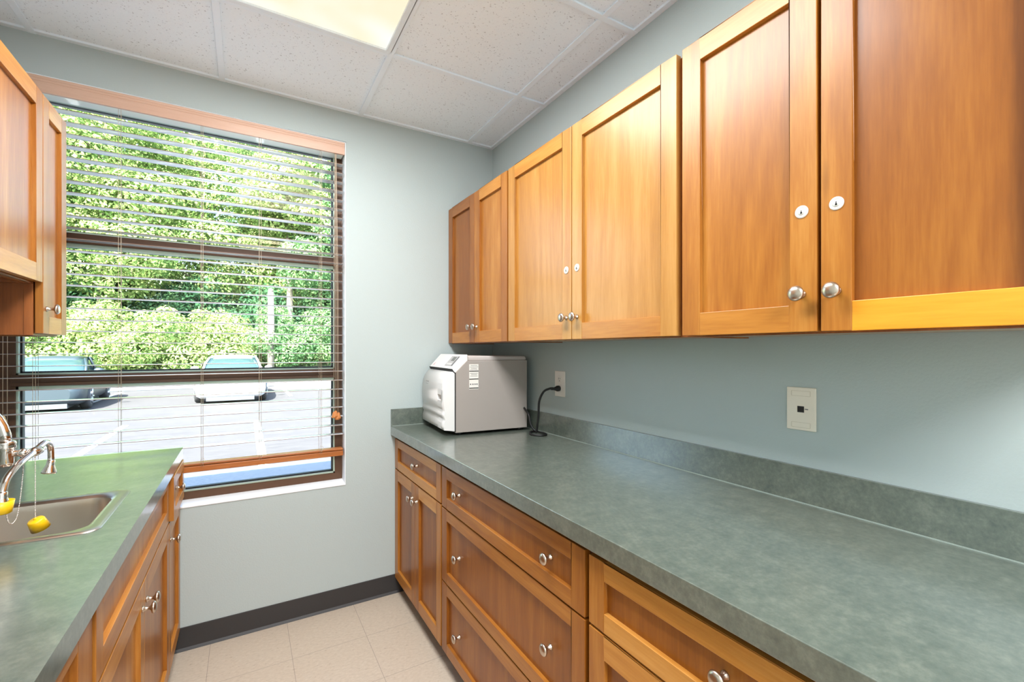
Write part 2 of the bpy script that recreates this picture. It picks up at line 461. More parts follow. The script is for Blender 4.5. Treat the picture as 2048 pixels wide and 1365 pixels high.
# ------------------------------------------------------------------ venetian blind
bl = thing('venetian_blind', 'wide slatted venetian blind hanging in the window opening, slats tilted flat', 'blind', (-.19, 2.5, WZ1-.006))
def blp(mb, name, mat, par=None, bevel=0):
    o = mb.build(name, mat, par or bl, bevel=bevel)
    return o
bx, by, bz = bl.location
def Bx(mb, x0, x1, y0, y1, z0, z1, m=0): return mb.box(x0-bx, x1-bx, y0-by, y1-by, z0-bz, z1-bz, m)
vx0, vx1 = WX0+.006, WX1-.006
vp = [(2.456, 2.338), (2.4675, 2.338), (2.4675, 2.402), (2.459, 2.402), (2.456, 2.398), (2.456, 2.391), (2.4575, 2.389), (2.4575, 2.3875), (2.456, 2.3855), (2.456, 2.381), (2.4575, 2.379), (2.4575, 2.3775), (2.456, 2.3755)]
blp(MB().prism([(a-by, b-bz) for a, b in vp], 'x', vx0-bx, vx1-bx), 'valance', M['valance'])
mb = MB(); Bx(mb, vx0+.004, vx1-.004, 2.470, 2.530, 2.340, 2.398)
blp(mb, 'headrail', plain('headrail enamel', (244, 250, 244), .45, spec=.5, coat=.35), bevel=.002)
SL_TOP, SL_PITCH = 2.2955, .0468
zs = []
z = SL_TOP
while z > .845: zs.append(z); z -= SL_PITCH
sx0, sx1 = WX0+.012, WX1-.010
for z in zs:
    mb = MB(); nseg = 6
    ya, yb_, th = 2.476, 2.526, .0020
    for k in range(nseg):
        t0, t1 = k/nseg, (k+1)/nseg
        c0, c1 = .0022*(1-(2*t0-1)**2), .0022*(1-(2*t1-1)**2)
        A, B = ya+(yb_-ya)*t0, ya+(yb_-ya)*t1
        vs = [(sx0-bx, A-by, z+c0-bz), (sx1-bx, A-by, z+c0-bz), (sx1-bx, B-by, z+c1-bz), (sx0-bx, B-by, z+c1-bz)]
        vs += [(a, b, c-th) for a, b, c in vs]
        fs = [(0, 1, 2, 3), (7, 6, 5, 4), (1, 5, 6, 2), (3, 7, 4, 0)]
        mb.add(vs, fs[:2], 0, True); mb.add(vs, fs[2:], 1)
        if k == 0: mb.add(vs, [(0, 4, 5, 1)], 1)
        if k == nseg-1: mb.add(vs, [(2, 6, 7, 3)], 1)
    blp(mb, 'slat', [M['slat'], M['slat_edge']])
mb = MB(); Bx(mb, sx0, sx1, 2.474, 2.528, .780, .806); Bx(mb, sx0, sx1, 2.476, 2.526, .808, .818)
blp(mb, 'bottom_rail', M['blindwood'], bevel=.003)
for cx_ in (-.71, -.453, -.167, .063, .332):
    mb = MB()
    for yy, xo in ((2.473, -.004), (2.529, -.004), (2.473, .004)):
        mb.tube([(cx_+xo-bx, yy-by, 2.36-bz), (cx_+xo-bx, yy-by, .80-bz)], .0007, 5)
    # curled cord tail above the rail
    mb.tube(smooth_path([(cx_-bx, 2.471-by, .812-bz), (cx_+.012-bx, 2.468-by, .826-bz), (cx_+.004-bx, 2.470-by, .842-bz), (cx_-.006-bx, 2.470-by, .832-bz)], 5), .0006, 5)
    blp(mb, 'ladder_cord', M['cord'])
def tassel(x, y, z):
    mb = MB(); mb.lathe([(.003, .030), (.0065, .026), (.008, .018), (.0115, .006), (.0125, 0), (.010, -.002)], (x-bx, y-by, z-bz), (0, 0, 1), 12)
    return mb
for x, zt in ((.392, .995), (.408, .985), (.400, 1.0), (.414, .99)):
    c = MB().tube([(.40+(x-.40)*.3-bx, 2.466-by, 2.345-bz), (.402+(x-.402)*.9-bx, 2.462-by, 1.6-bz), (x-bx, 2.458-by, zt+.02-bz)], .0009, 5)
    co = blp(c, 'lift_cord', M['cord'])
    tassel(x, 2.458, zt-.012).build('tassel', M['tassel'], co)
for x, zt in ((-.792, 1.055), (-.780, 1.005)):
    c = MB().tube([(x-bx, 2.466-by, 2.345-bz), (x-bx, 2.462-by, zt+.02-bz)], .0009, 5)
    co = blp(c, 'tilt_cord', M['cord'])
    tassel(x, 2.462, zt-.006).build('tassel', plain('pale wooden tassel', (206, 176, 128), .5), co)

# ------------------------------------------------------------------ cabinets
KNOB = [(.0085, 0), (.0085, .002), (.006, .005), (.0045, .010), (.0045, .016), (.008, .0195), (.0145, .0215), (.0165, .0245), (.0155, .028), (.0115, .0308), (.005, .0322), (.0, .0325)]
def cab(name, label, cat, x, y0, y1, z0, group=None):
    t = thing(name, label, cat, (x, (y0+y1)/2, z0), 0, group); return t

class Cab:
    """builder for one cabinet; face plane xf looks along sgn*x"""
    def __init__(s, root, xf, sgn): s.r, s.xf, s.g = root, xf, sgn; s.o = root.location.copy()
    def bx(s, mb, x0, x1, y0, y1, z0, z1, m=0):
        o = s.o; return mb.box(x0-o.x, x1-o.x, y0-o.y, y1-o.y, z0-o.z, z1-o.z, m)
    def part(s, mb, name, mats, par=None, bevel=0): return mb.build(name, mats, par or s.r, bevel=bevel)
    def front(s, name, y0, y1, z0, z1, stile=.056, top=.056, bot=.056, knobs=(), locks=(), mats=('wood_v', 'wood_y', 'wood_v'), botmat=None, dx=0., panel_h=False):
        g = s.g; xf = s.xf+dx; th = .0195; rc = .0115
        b = xf-g*th
        mb = MB()
        s.bx(mb, xf, b, y0, y0+stile, z0, z1, 0); s.bx(mb, xf, b, y1-stile, y1, z0, z1, 0)
        s.bx(mb, xf, b, y0+stile, y1-stile, z1-top, z1, 1); s.bx(mb, xf, b, y0+stile, y1-stile, z0, z0+bot, 2)
        d = s.part(mb, name, [M[mats[0]], M[mats[1]], M[botmat or mats[1]]], bevel=.0012)
        pm = MB(); s.bx(pm, xf-g*rc, b-g*.0, y0+stile-.004, y1-stile+.004, z0+bot-.004, z1-top+.004)
        s.part(pm, 'panel', M[mats[2]], d)
        for ky, kz in knobs:
            inp = (y0+stile < ky < y1-stile) and (z0+bot < kz < z1-top)
            x = xf-(g*rc if inp else 0)
            k = MB().lathe(KNOB, (x-s.o.x, ky-s.o.y, kz-s.o.z), (g, 0, 0), 24)
            s.part(k, 'knob', M['nickel'], d)
        for ky, kz in locks:
            c = (xf-s.o.x, ky-s.o.y, kz-s.o.z)
            k = MB().lathe([(.0135, 0), (.0135, .0012), (.0125, .0022), (.0082, .0022), (.0078, .0016), (.0074, .0026), (.0, .0028)], c, (g, 0, 0), 28, 0)
            e = xf+g*.0030
            s.bx(k, e, e-g*.001, ky-.0009, ky+.0009, kz-.004, kz+.004, 1)
            s.bx(k, e, e-g*.001, ky-.0019, ky+.0016, kz-.0035, kz-.0005, 1)
            s.part(k, 'lock', [M['lock'], M['black']], d)
        return d

XU = 1.02      # face of the right wall cabinets
UZ0, UZ1 = 1.368, 2.142
def upper_right(y0, y1, label, splits, locks, mats):
    t = cab('wall_cabinet', label, 'cabinet', (XU+XR)/2, y0, y1, UZ0, 'cherry wall cabinets over the long counter')
    c = Cab(t, XU, -1)
    mb = MB(); x0, x1 = XU+.021, XR
    s = .016
    c.bx(mb, x0, x1, y0, y0+s, UZ0-.004, UZ1-.004); c.bx(mb, x0, x1, y1-s, y1, UZ0-.004, UZ1-.004)
    c.bx(mb, x0, x1, y0+s, y1-s, UZ1-.020, UZ1-.004); c.bx(mb, XR-.008, XR, y0+s, y1-s, UZ0, UZ1-.02)
    c.bx(mb, x0, x0+.019, y0+s, y1-s, UZ0-.004, UZ0+.03)
    c.bx(mb, x0, x0+.019, y0+s, y0+.045, UZ0+.03, UZ1-.02); c.bx(mb, x0, x0+.019, y1-.045, y1-s, UZ0+.03, UZ1-.02)
    c.part(mb, 'carcass', M['carcass'])
    mb = MB(); c.bx(mb, x0+.019, XR-.008, y0+s, y1-s, UZ0+.0, UZ0+.016)
    c.part(mb, 'bottom_panel', M['interior'])
    for i, (a, b) in enumerate(splits):
        kn = [(b-.029, 1.448)] if i == 0 and len(splits) > 1 else [(a+.029, 1.448)]
        # index 0 is the nearer door (smaller y)
        if locks: lk = [(kn[0][0], 1.623)]
        else: lk = []
        mt, bm_ = mats[i]
        c.front('door', a, b, UZ0, UZ1, .055, .056, .058, kn, lk, mt, bm_)
    return t
v1, v2, v3 = ('wood_v', 'wood_y', 'wood_v'), ('wood_v2', 'wood_y', 'wood_v2'), ('wood_v', 'wood_y3', 'wood_v3')
upper_right(1.766, 2.459, 'narrower cherry wall cabinet above the autoclave, two doors without locks', [(1.776, 2.1125), (2.1165, 2.457)], False, [(v1, None), (('wood_v3', 'wood_y3', 'wood_v3'), 'wood_y')])
upper_right(.833, 1.766, 'wide middle cherry wall cabinet above the power outlet, locked double doors', [(.842, 1.303), (1.307, 1.764)], True, [(v2, None), (v2, None)])
upper_right(.13, .833, 'nearest cherry wall cabinet, above the data jack, with a golden bottom rail', [(.14, .480), (.488, .823)], True, [(('wood_v', 'wood_y', 'wood_v3'), 'wood_y2'), (v1, None)])

# base cabinets, right
XF = .706
BZ0, BZ1 = .087, .847
def base_cab(side, y0, y1, label, group, zt=.850):
    xf, g, wall = (XF, -1, XR) if side == 'r' else (XLF, 1, XL)
    t = cab('base_cabinet', label, 'cabinet', (xf+wall)/2, y0, y1, 0, group)
    c = Cab(t, xf, g)
    mb = MB(); f = xf-g*.021
    c.bx(mb, f, wall-g*-.001, y0, y1, .10, zt, 0)
    c.part(mb, 'carcass', M['reveal'])
    mb = MB(); c.bx(mb, xf-g*.085, xf-g*.10, y0, y1, 0, .10)
    c.part(mb, 'toe_kick', M['toekick'])
    return c
GR = 'cherry base cabinets under the long counter'
D = ('wood_v3', 'wood_y3', 'wood_v3')
c = base_cab('r', 1.780, 2.459, 'cherry base cabinet below the autoclave, one drawer over two doors', GR)
c.front('drawer', 1.786, 2.457, .687, .846, .052, .042, .042, [(2.118, .768)], mats=('wood_v', 'wood_y', 'wood_v3'))
c.front('door', 1.786, 2.1185, .087, .680, .052, .056, .056, [(2.088, .605)], mats=('wood_v', 'wood_y', 'wood_v3'))
c.front('door', 2.1215, 2.457, .087, .680, .052, .056, .056, [(2.152, .605)], mats=('wood_v', 'wood_y', 'wood_v3'))
c = base_cab('r', .846, 1.778, 'wide cherry base cabinet of three deep drawers with two knobs each', GR)
for a, b, kz in ((.682, .846, .765), (.377, .676, .520), (.087, .371, .214)):
    c.front('drawer', .853, 1.774, a, b, .052, .044, .044, [(1.009, kz), (1.617, kz)], mats=D)
c = base_cab('r', .14, .844, 'nearest cherry base cabinet under the long counter, mostly cut off by the frame', GR)
c.front('drawer', .146, .837, .682, .843, .052, .044, .044, [(.489, .765)], mats=('wood_v', 'wood_y', 'wood_v3'))
c.front('door', .146, .490, .087, .675, .052, .056, .056, [(.460, .60)], mats=('wood_v', 'wood_y', 'wood_v3'))
c.front('door', .493, .837, .087, .675, .052, .056, .056, [(.523, .60)], mats=('wood_v', 'wood_y', 'wood_v3'))
# countertop, right
t = thing('countertop', 'long dark green laminate countertop on the right, carrying the autoclave', 'countertop', (1.0, 1.28, .867))
o = t.location
def cb(mb, x0, x1, y0, y1, z0, z1): return mb.box(x0-o.x, x1-o.x, y0-o.y, y1-o.y, z0-o.z, z1-o.z)
mb = MB(); cb(mb, .684, XR-.001, .11, YB-.001, .867, .914); mb.build('worktop', M['counter'], t, bevel=.0015)
mb = MB(); cb(mb, XR-.012, XR-.0005, .11, YB-.013, .9145, 1.012); mb.build('backsplash', M['counter'], t, bevel=.001)
mb = MB(); cb(mb, .684, XR-.0005, YB-.012, YB-.0005, .9145, 1.006); mb.build('backsplash', M['counter'], t, bevel=.001)
mb = MB(); cb(mb, XR-.0145, XR-.012, .11, YB-.012, .9140, .9162); cb(mb, .69, XR-.012, YB-.0145, YB-.012, .9140, .9162)
mb.build('caulk', plain('pale caulk line', (146, 156, 148), .6), t)

# base cabinets, left
XLF = -.246
LZ = .898
GL = 'cherry base cabinets under the sink counter'
c = base_cab('l', 2.128, 2.459, 'narrow cherry base cabinet between sink cabinet and window wall, drawer slightly open', GL, .850)
LM = ('wood_v', 'wood_y', 'wood_v')
c.front('drawer', 2.130, 2.457, .680, .846, .045, .040, .040, [(2.294, .765)], mats=LM, dx=.014)
c.front('door', 2.130, 2.457, .10, .672, .05, .055, .055, [(2.165, .60)], mats=LM)
c = base_cab('l', 1.15, 2.126, 'wide cherry sink base cabinet, false front over two doors', GL, .70)
c.front('false_front', 1.155, 2.122, .682, .846, .05, .030, .050, mats=LM)
c.front('door', 1.155, 1.6370, .10, .674, .05, .055, .055, [(1.608, .607)], mats=LM)
c.front('door', 1.6395, 2.122, .10, .674, .05, .055, .055, [(1.668, .607)], mats=LM)
c = base_cab('l', .60, 1.148, 'nearest cherry base cabinet under the sink counter, cut off at the lower left', GL, .850)
c.front('door', .61, 1.105, .10, .846, .06, .034, .055, [(.65, .60)], mats=LM)
mb = MB(); c.bx(mb, XLF-.004, XLF-.019, 1.108, 1.148, .10, .846)
c.part(mb, 'filler_strip', M['wood_v'], bevel=.001)

# countertop, left, with a sink cut-out
SX0, SX1, SY0, SY1 = -.735, -.300, 1.425, 1.805      # outer edge of the sink rim
t = thing('countertop', 'pale looking green laminate countertop on the left, around the sink', 'countertop', (-.55, 1.5, LZ-.047))
o = t.location
mb = MB()
cx0, cx1, cy0, cy1 = XL+.001, -.236, .58, YB-.001
for a in ((cx0, cx1, cy0, SY0+.02), (cx0, cx1, SY1-.02, cy1), (cx0, SX0+.02, SY0+.02, SY1-.02), (SX1-.02, cx1, SY0+.02, SY1-.02)):
    cb(mb, a[0], a[1], a[2], a[3], LZ-.047, LZ)
mb.build('worktop', M['counter'], t)
mb = MB(); cb(mb, XL+.0005, XL+.013, .58, YB-.001, LZ+.0005, LZ+.098); mb.build('backsplash', M['counter'], t, bevel=.001)

# sink
def rrect(x0, x1, y0, y1, r, z, n=8):
    out = []
    for cx_, cy_, a0 in ((x1-r, y1-r, 0), (x0+r, y1-r, 90), (x0+r, y0+r, 180), (x1-r, y0+r, 270)):
        for k in range(n+1):
            a = math.radians(a0+90*k/n); out.append((cx_+r*math.cos(a), cy_+r*math.sin(a), z))
    return out
t = thing('sink', 'square stainless drop in sink set in the left countertop', 'sink', ((SX0+SX1)/2, (SY0+SY1)/2, LZ))
o = t.location
def sec(ins, r, z):
    return [(a-o.x, b-o.y, c-o.z) for a, b, c in rrect(SX0+ins[0], SX1-ins[1], SY0+ins[2], SY1-ins[2], r, z)]
bi = (.075, .034, .034)
rim = MB().loft([sec((0, 0, 0), .032, LZ+.0005), sec((.002, .002, .002), .031, LZ+.003), sec((.010, .010, .010), .028, LZ+.0042),
                 sec((.020, .020, .020), .03, LZ+.0030), sec((bi[0]-.008, bi[1]-.008, bi[2]-.008), .05, LZ+.0022), sec(bi, .052, LZ-.004)], cap=False)
rim.build('rim', M['steel'], t)
ring = lambda ins, r, z: sec((bi[0]+ins, bi[1]+ins, bi[2]+ins), r, z)
bowl = MB().loft([ring(0, .052, LZ-.004), ring(.003, .052, LZ-.02), ring(.010, .052, LZ-.14), ring(.020, .050, LZ-.158), ring(.045, .04, LZ-.166), ring(.13, .02, LZ-.170)], cap=False)
bowl.add(ring(.13, .02, LZ-.170), [tuple(range(36))])
bowl.build('bowl', M['steel'], t)
cxs, cys = (SX0+bi[0]+SX1-bi[1])/2-o.x, 0
MB().lathe([(.04, 0), (.04, .003), (.03, .002), (.028, -.004), (.004, -.005)], (cxs, cys, -.169), (0, 0, 1), 24).build('drain', M['chrome'], t)

# ------------------------------------------------------------------ faucet with eyewash arms
f = thing('eyewash_faucet', 'chrome gooseneck faucet with two eyewash arms over the sink', 'faucet', (-.775, 1.61, LZ))
o = f.location
def F(x, y, z): return (x-o.x, y-o.y, z-o.z)
ox, oy = -.512, 1.611          # outlet of the gooseneck
MB().lathe([(.030, 0), (.030, .006), (.022, .012), (.018, .03), (.015, .06)], F(-.775, 1.61, LZ), (0, 0, 1), 24).build('base', M['chrome'], f)
pts = [F(-.775, 1.61, .94), F(-.775, 1.61, 1.02)] + [F(-.6435-.1315*math.cos(a_), 1.6105, 1.098+.1315*math.sin(a_)) for a_ in [PI*k/20 for k in range(21)]]
MB().tube(pts, .0105, 14).build('gooseneck', M['chrome'], f)
b_ = MB().lathe([(.011, .006), (.0165, .004), (.0180, -.002), (.0165, -.006), (.0180, -.010), (.0160, -.016), (.0150, -.022), (.0150, -.050), (.012, -.058), (.0, -.058)], F(ox, oy, 1.098), (0, 0, 1), 24)
b_.build('outlet_body', M['chrome'], f)
hx, hy, hz = -.461, 1.615, 1.070
MB().tube([F(ox+.01, oy, hz), F(hx, hy, hz)], [.0085, .0085], 14).sphere(F(ox+.03, oy, hz), .0115, 8).build('branch_pipe', M['chrome'], f)
hb = MB().lathe([(.0, -.014), (.010, -.013), (.0115, -.006), (.0115, .006), (.010, .013), (.0, .014)], F(hx, hy, hz), (.35, .9, .15), 16)
hb.build('hub', M['chrome'], f)
BELL = [(.0065, -.012), (.0085, -.010), (.0085, .0), (.0095, .004), (.0155, .020), (.0162, .024), (.012, .0245), (0, .022)]
arm1 = smooth_path([F(hx, hy, hz), F(-.460, 1.640, 1.078), F(-.457, 1.672, 1.083), F(-.456, 1.698, 1.068), F(-.456, 1.705, 1.040), F(-.457, 1.703, 1.018)], 8)
a1 = MB().tube(arm1, .0072, 12).build('eyewash_arm', M['chrome'], f)
MB().lathe(BELL, F(-.457, 1.703, 1.018), (-.12, -.05, -1), 18).build('spray_head', M['chrome'], a1)
arm2 = smooth_path([F(hx, hy, hz), F(-.464, 1.575, 1.064), F(-.468, 1.525, 1.052), F(-.472, 1.488, 1.033), F(-.473, 1.472, 1.010), F(-.473, 1.468, .995)], 8)
a2 = MB().tube(arm2, .0072, 12).build('eyewash_arm', M['chrome'], f)
MB().lathe(BELL, F(-.473, 1.468, .997), (-.05, 0, -1), 18).build('spray_head', M['chrome'], a2)
# bead chains and yellow dust caps
def beads(path, r=.0016):
    mb = MB(); acc = 0; step = .0041; last = None
    for a, b in zip(path[:-1], path[1:]):
        seg = (b-a).length; t_ = acc
        while t_ < seg:
            mb.sphere(a+(b-a)*(t_/seg), r, 4); t_ += step
        acc = t_-seg
    return mb
ch1 = smooth_path([F(-.460, 1.607, 1.060), F(-.459, 1.606, 1.03), F(-.459, 1.606, .95), F(-.459, 1.606, .899)], 10)
c1 = beads(ch1).build('bead_chain', M['chrome'], f)
CAP = [(0, 0), (.015, .0005), (.0178, .004), (.0195, .024), (.0185, .0245), (.0165, .005), (0, .004)]
capl = thing('dust_cap', 'yellow dust cap dangling on a bead chain inside the sink bowl', 'cap', (-.459, 1.606, .899), 0, 'yellow eyewash dust caps')
capm = MB().lathe([(0, 0), (.0145, .001), (.0168, .004), (.0195, .029), (.0182, .0292), (.0150, .007), (0, .005)], (0, 0, 0), (.30, .28, -1), 22)
capm.build('cup', M['yellow'], capl)
MB().sphere((0, 0, .001), .0035, 5).build('chain_knob', M['yellow'], capl)
cap2 = thing('dust_cap', 'yellow dust cap pushed over the lower eyewash arm at left edge', 'cap', (-.474, 1.468, .958), 0, 'yellow eyewash dust caps')
MB().lathe([(0, 0), (.013, .0005), (.0165, .003), (.0205, .030), (.0190, .0302), (.0150, .006), (0, .004)], (0, 0, 0), (.02, 0, 1), 24).build('cup', M['yellow'], cap2)
ch2 = smooth_path([F(-.478, 1.60, 1.058), F(-.478, 1.595, 1.02), F(-.478, 1.580, .965), F(-.478, 1.562, .925), F(-.478, 1.535, .915), F(-.476, 1.508, .928), F(-.474, 1.49, .955)], 10)
beads(ch2).build('bead_chain', M['chrome'], f)

# ------------------------------------------------------------------ wall cabinets, left
XLU = -.554
def upper_left(y0, y1, z0, z1, label, doors):
    t = cab('wall_cabinet', label, 'cabinet', (XLU+XL)/2, y0, y1, z0, 'cherry wall cabinets above the sink')
    c = Cab(t, XLU, 1)
    f0 = XLU-.0235
    mb = MB()
    c.bx(mb, XL+.001, f0-.021, y0+.003, y0+.018, z0, z1-.004); c.bx(mb, XL+.001, f0-.021, y1-.018, y1-.001, z0, z1-.004)
    c.bx(mb, XL+.001, f0-.021, y0+.018, y1-.018, z1-.02, z1-.004)
    c.bx(mb, XL+.001, XL+.008, y0+.018, y1-.018, z0, z1-.02)
    c.bx(mb, f0-.021, f0, y0, y0+.04, z0, z1-.004); c.bx(mb, f0-.021, f0, y1-.04, y1, z0, z1-.004)
    c.bx(mb, f0-.021, f0, y0+.04, y1-.04, z0, z0+.032); c.bx(mb, f0-.021, f0, y0+.04, y1-.04, z1-.05, z1-.004)
    c.part(mb, 'carcass', M['carcass'], bevel=.001)
    mb = MB(); c.bx(mb, XL+.008, f0-.021, y0+.018, y1-.018, z0+.014, z0+.026)
    c.part(mb, 'bottom_panel', M['interior'])
    for a, b, kn in doors:
        c.front('door', a, b, z0+.006, z1, .050, .056, .056, kn, mats=('wood_v', 'wood_y', 'wood_v'))
upper_left(2.002, 2.222, 1.376, 2.146, 'tall narrow cherry wall cabinet next to the window blind, one knob', [(2.003, 2.221, [(2.030, 1.462)])])
upper_left(1.10, 2.000, 1.538, 2.146, 'short cherry wall cabinet above the sink, cut off by the left edge', [(1.553, 1.998, [(1.582, 1.62)]), (1.104, 1.549, [(1.52, 1.62)])])

# ------------------------------------------------------------------ autoclave
ac = thing('autoclave', 'boxy grey and white tabletop autoclave with wavy white door on the counter', 'autoclave', (.874, 2.019, .914), math.radians(-5))
W = .415
MB().prism([(0, .014), (.388, .014), (.388, .362), (.058, .362), (0, .306)], 'y', 0, W).build('housing', M['ac_side'], ac, bevel=.002)
cv = [(.056, .360), (.389, .360), (.389, .378), (.380, .384), (.060, .386), (.050, .380)]
MB().loft([[(x, y, z if z < .37 else z) for x, z in cv] for y in (.010, W-.010)], smooth=False).build('top_cover', M['ac_cover'], ac, bevel=.008, seg=3)
# hood with the control panel on its slope
hp = [(-.010, .312), (-.016, .322), (.048, .392), (.064, .392), (.064, .355), (.002, .300)]
hood = MB().prism(hp, 'y', .003, W-.003).build('hood', M['ac_white'], ac, bevel=.004, seg=3)
sa, sb = Vector((-.016, 0, .322)), Vector((.048, 0, .392))
sd = (sb-sa).normalized(); sn = Vector((-sd.z, 0, sd.x))
def slope(mb, s0, s1, y0, y1, h0, h1, m=0):
    P = lambda s, y, h: tuple(sa+sd*s+sn*h+Vector((0, y, 0)))
    vs = [P(s0, y0, h0), P(s1, y0, h0), P(s1, y1, h0), P(s0, y1, h0), P(s0, y0, h1), P(s1, y0, h1), P(s1, y1, h1), P(s0, y1, h1)]
    mb.add(vs, [(0, 3, 2, 1), (4, 5, 6, 7), (0, 1, 5, 4), (1, 2, 6, 5), (2, 3, 7, 6), (3, 0, 4, 7)], m); return mb
kp = slope(MB(), .018, .082, .040, .165, -.0005, .0012); kp.build('control_panel', M['ac_panel'], hood)
slope(MB(), .050, .076, .078, .125, .0, .0020).build('display', M['lcd'], hood)
for i in range(4):
    slope(MB(), .024, .036, .075+i*.020, .089+i*.020, 0, .0022).build('button', M['button'], hood)
mb = MB(); slope(mb, .020, .080, .046, .060, 0, .0016); mb.build('keypad_strip', M['ink'], hood)
mb = MB()
vs = [tuple(sa+sd*s+sn*.0009+Vector((0, y, 0))) for s, y in ((.016, .352), (.016, .375), (.036, .363))]
mb.add(vs+[tuple(Vector(v)-sn*.001) for v in vs], [(0, 1, 2), (5, 4, 3), (0, 3, 4, 1), (1, 4, 5, 2), (2, 5, 3, 0)]); mb.build('warning_mark', M['pink'], hood)
# door: a bulged, wavy white shell
dz = [(.300, -.024), (.290, -.034), (.272, -.045), (.25, -.052), (.225, -.0555), (.20, -.0565), (.175, -.0565), (.15, -.056), (.135, -.0545), (.124, -.0515), (.114, -.052), (.104, -.055), (.096, -.0555), (.088, -.052), (.080, -.049), (.070, -.052), (.060, -.055), (.045, -.056), (.030, -.055)]
outl = [(x, z) for z, x in dz]
body = [(-.001, .022)] + [(-.001, .299), (-.012, .309)] + outl
NZ = .168, .196
pocket = []
for (x, z) in body:
    pocket.append((x, z))
notch = [(x, z) for x, z in body if z > .2 or x > -.02] + [(-.0565, NZ[1]), (-.030, NZ[1]), (-.036, NZ[0]+.006), (-.0563, NZ[0])] + [(x, z) for x, z in body if z < NZ[0] and x <= -.02]
door = MB()
door.prism(body, 'y', .004, .052, 0, True); door.prism(notch, 'y', .052, .112, 0, False); door.prism(body, 'y', .112, W-.004, 0, True)
dr = door.build('door', M['ac_white'], ac)
MB().box(-.0305, -.029, .053, .111, NZ[0]+.004, NZ[1]-.0005).build('handle_recess', M['ac_panel'], dr)
mb = MB()
mb.box(-.0535, -.05, .290, .345, .2445, .2505); mb.box(-.0545, -.05, .300, .345, .2335, .2355)
mb.build('maker_mark', M['ac_panel'], dr)
mb = MB(); mb.box(-.003, .0015, -.0004, W+.0004, .020, .306)
mb.build('door_seam', M['seam'], ac)
mb = MB(); slope
mb.prism([(-.0165, .3205), (-.011, .3105), (.001, .299), (.001, .303), (-.010, .3145), (-.0155, .3235)], 'y', .0025, W-.0025); mb.build('hood_seam', M['seam'], ac)
st = MB(); st.box(.070, .118, -.0008, .0, .222, .345, 0)
sk = st.build('label_sticker', M['plate_white'], ac)
ik = MB()
for z in (.309, .270, .226): ik.box(.070, .118, -.0014, 0, z, z+.0042, 1)
for k, (z, a, b) in enumerate([(.338, .076, .112), (.331, .073, .116), (.324, .078, .110), (.318, .075, .112), (.300, .074, .114), (.293, .079, .110), (.286, .074, .112)]): ik.box(a, b, -.0013, 0, z, z+.0016, 0)
for a in (.074, .086, .097, .107): ik.box(a, a+.006, -.0013, 0, .244, .250, 0)
ik.build('print', [M['ink'], M['seam']], sk)
for x in (.03, .355):
    for y in (.03, W-.03):
        MB().lathe([(.012, 0), (.012, .015)], (x, y, 0), (0, 0, 1), 14).build('foot', M['black'], ac)

# ------------------------------------------------------------------ outlet, cord, data plate
def wall_plate(name, label, cat, y, z, w, h, mat, grp=None):
    t = thing(name, label, cat, (XR, y, z))
    mb = MB(); mb.box(-.0062, 0, -w/2, w/2, -h/2, h/2)
    mb.build('cover_plate', mat, t, bevel=.0022, seg=3); return t
ot = wall_plate('power_outlet', 'white duplex power outlet behind the autoclave, black plug in its lower socket', 'outlet', 1.765, 1.1655, .080, .123, M['plate_white'])
for dz_ in (.022, -.022):
    fcm = MB().lathe([(.0165, 0), (.0165, .0012), (.0155, .0015), (0, .0015)], (-.0062, 0, dz_), (-1, 0, 0), 24)
    so = fcm.build('socket', M['plate_white'], ot)
    sl = MB()
    sl.box(-.0083, -.0072, .0045, .0062, dz_-.001, dz_+.0075); sl.box(-.0083, -.0072, -.0062, -.0045, dz_, dz_+.0075)
    sl.lathe([(.0024, 0), (.0024, .001)], (-.0073, 0, dz_-.0075), (-1, 0, 0), 10)
    sl.build('slots', M['ink'], so)
dp = wall_plate('data_jack', 'ivory data wall plate with a single black jack above the counter', 'wall plate', .665, 1.1685, .075, .117, M['plate'])
jk = MB(); jk.box(-.0070, -.005, -.0085, .0085, -.0095, .0075); jk.build('jack', M['black'], dp)
for zc in (.042, -.044):
    g = MB()
    for a, b, c_, d in ((-.024, .024, zc+.0065, zc+.0071), (-.024, .024, zc-.0071, zc-.0065), (-.0245, -.0238, zc-.0065, zc+.0065), (.0238, .0245, zc-.0065, zc+.0065)):
        g.box(-.0066, -.0058, a, b, c_, d)
    g.build('label_window', M['groove'], dp)
tx = MB()
for k, (a, b) in enumerate(((-.0125, -.0108), (-.0155, -.0135), (-.0185, -.0165))): tx.box(-.0067, -.0058, b, a, -.0015, .0015)
tx.build('print', M['ink'], dp)
AM = (Matrix.Translation(ac.location) @ Matrix.Rotation(math.radians(-5), 4, 'Z')).inverted()
def K(x, y, z): return tuple(AM @ Vector((x, y, z)))       # the cord belongs to the autoclave: same local frame
path = [K(1.268, 1.762, 1.146), K(1.250, 1.770, 1.144), K(1.238, 1.800, 1.128), K(1.238, 1.838, 1.08), K(1.245, 1.856, 1.01), K(1.247, 1.870, .950), K(1.250, 1.882, .9205), K(1.252, 1.905, .919),
        K(1.222, 1.895, .919), K(1.195, 1.842, .919), K(1.222, 1.800, .919), K(1.258, 1.808, .919), K(1.266, 1.842, .9195), K(1.250, 1.895, .9265), K(1.238, 1.915, .955), K(1.236, 1.93, 1.0), K(1.245, 1.99, 1.03)]
cd = MB().tube(smooth_path(path, 8), .0055, 10).build('power_cord', M['black'], ac)
cd['label'] = 'black power cord looping on the counter'
pl = MB().lathe([(.013, .0), (.014, .002), (.014, .014), (.010, .022), (.0062, .034), (.0052, .048)], K(1.3055, 1.765, 1.1435), (AM.to_3x3() @ Vector((-1, .04, -.02))), 16)
pl.build('plug', M['black'], cd)

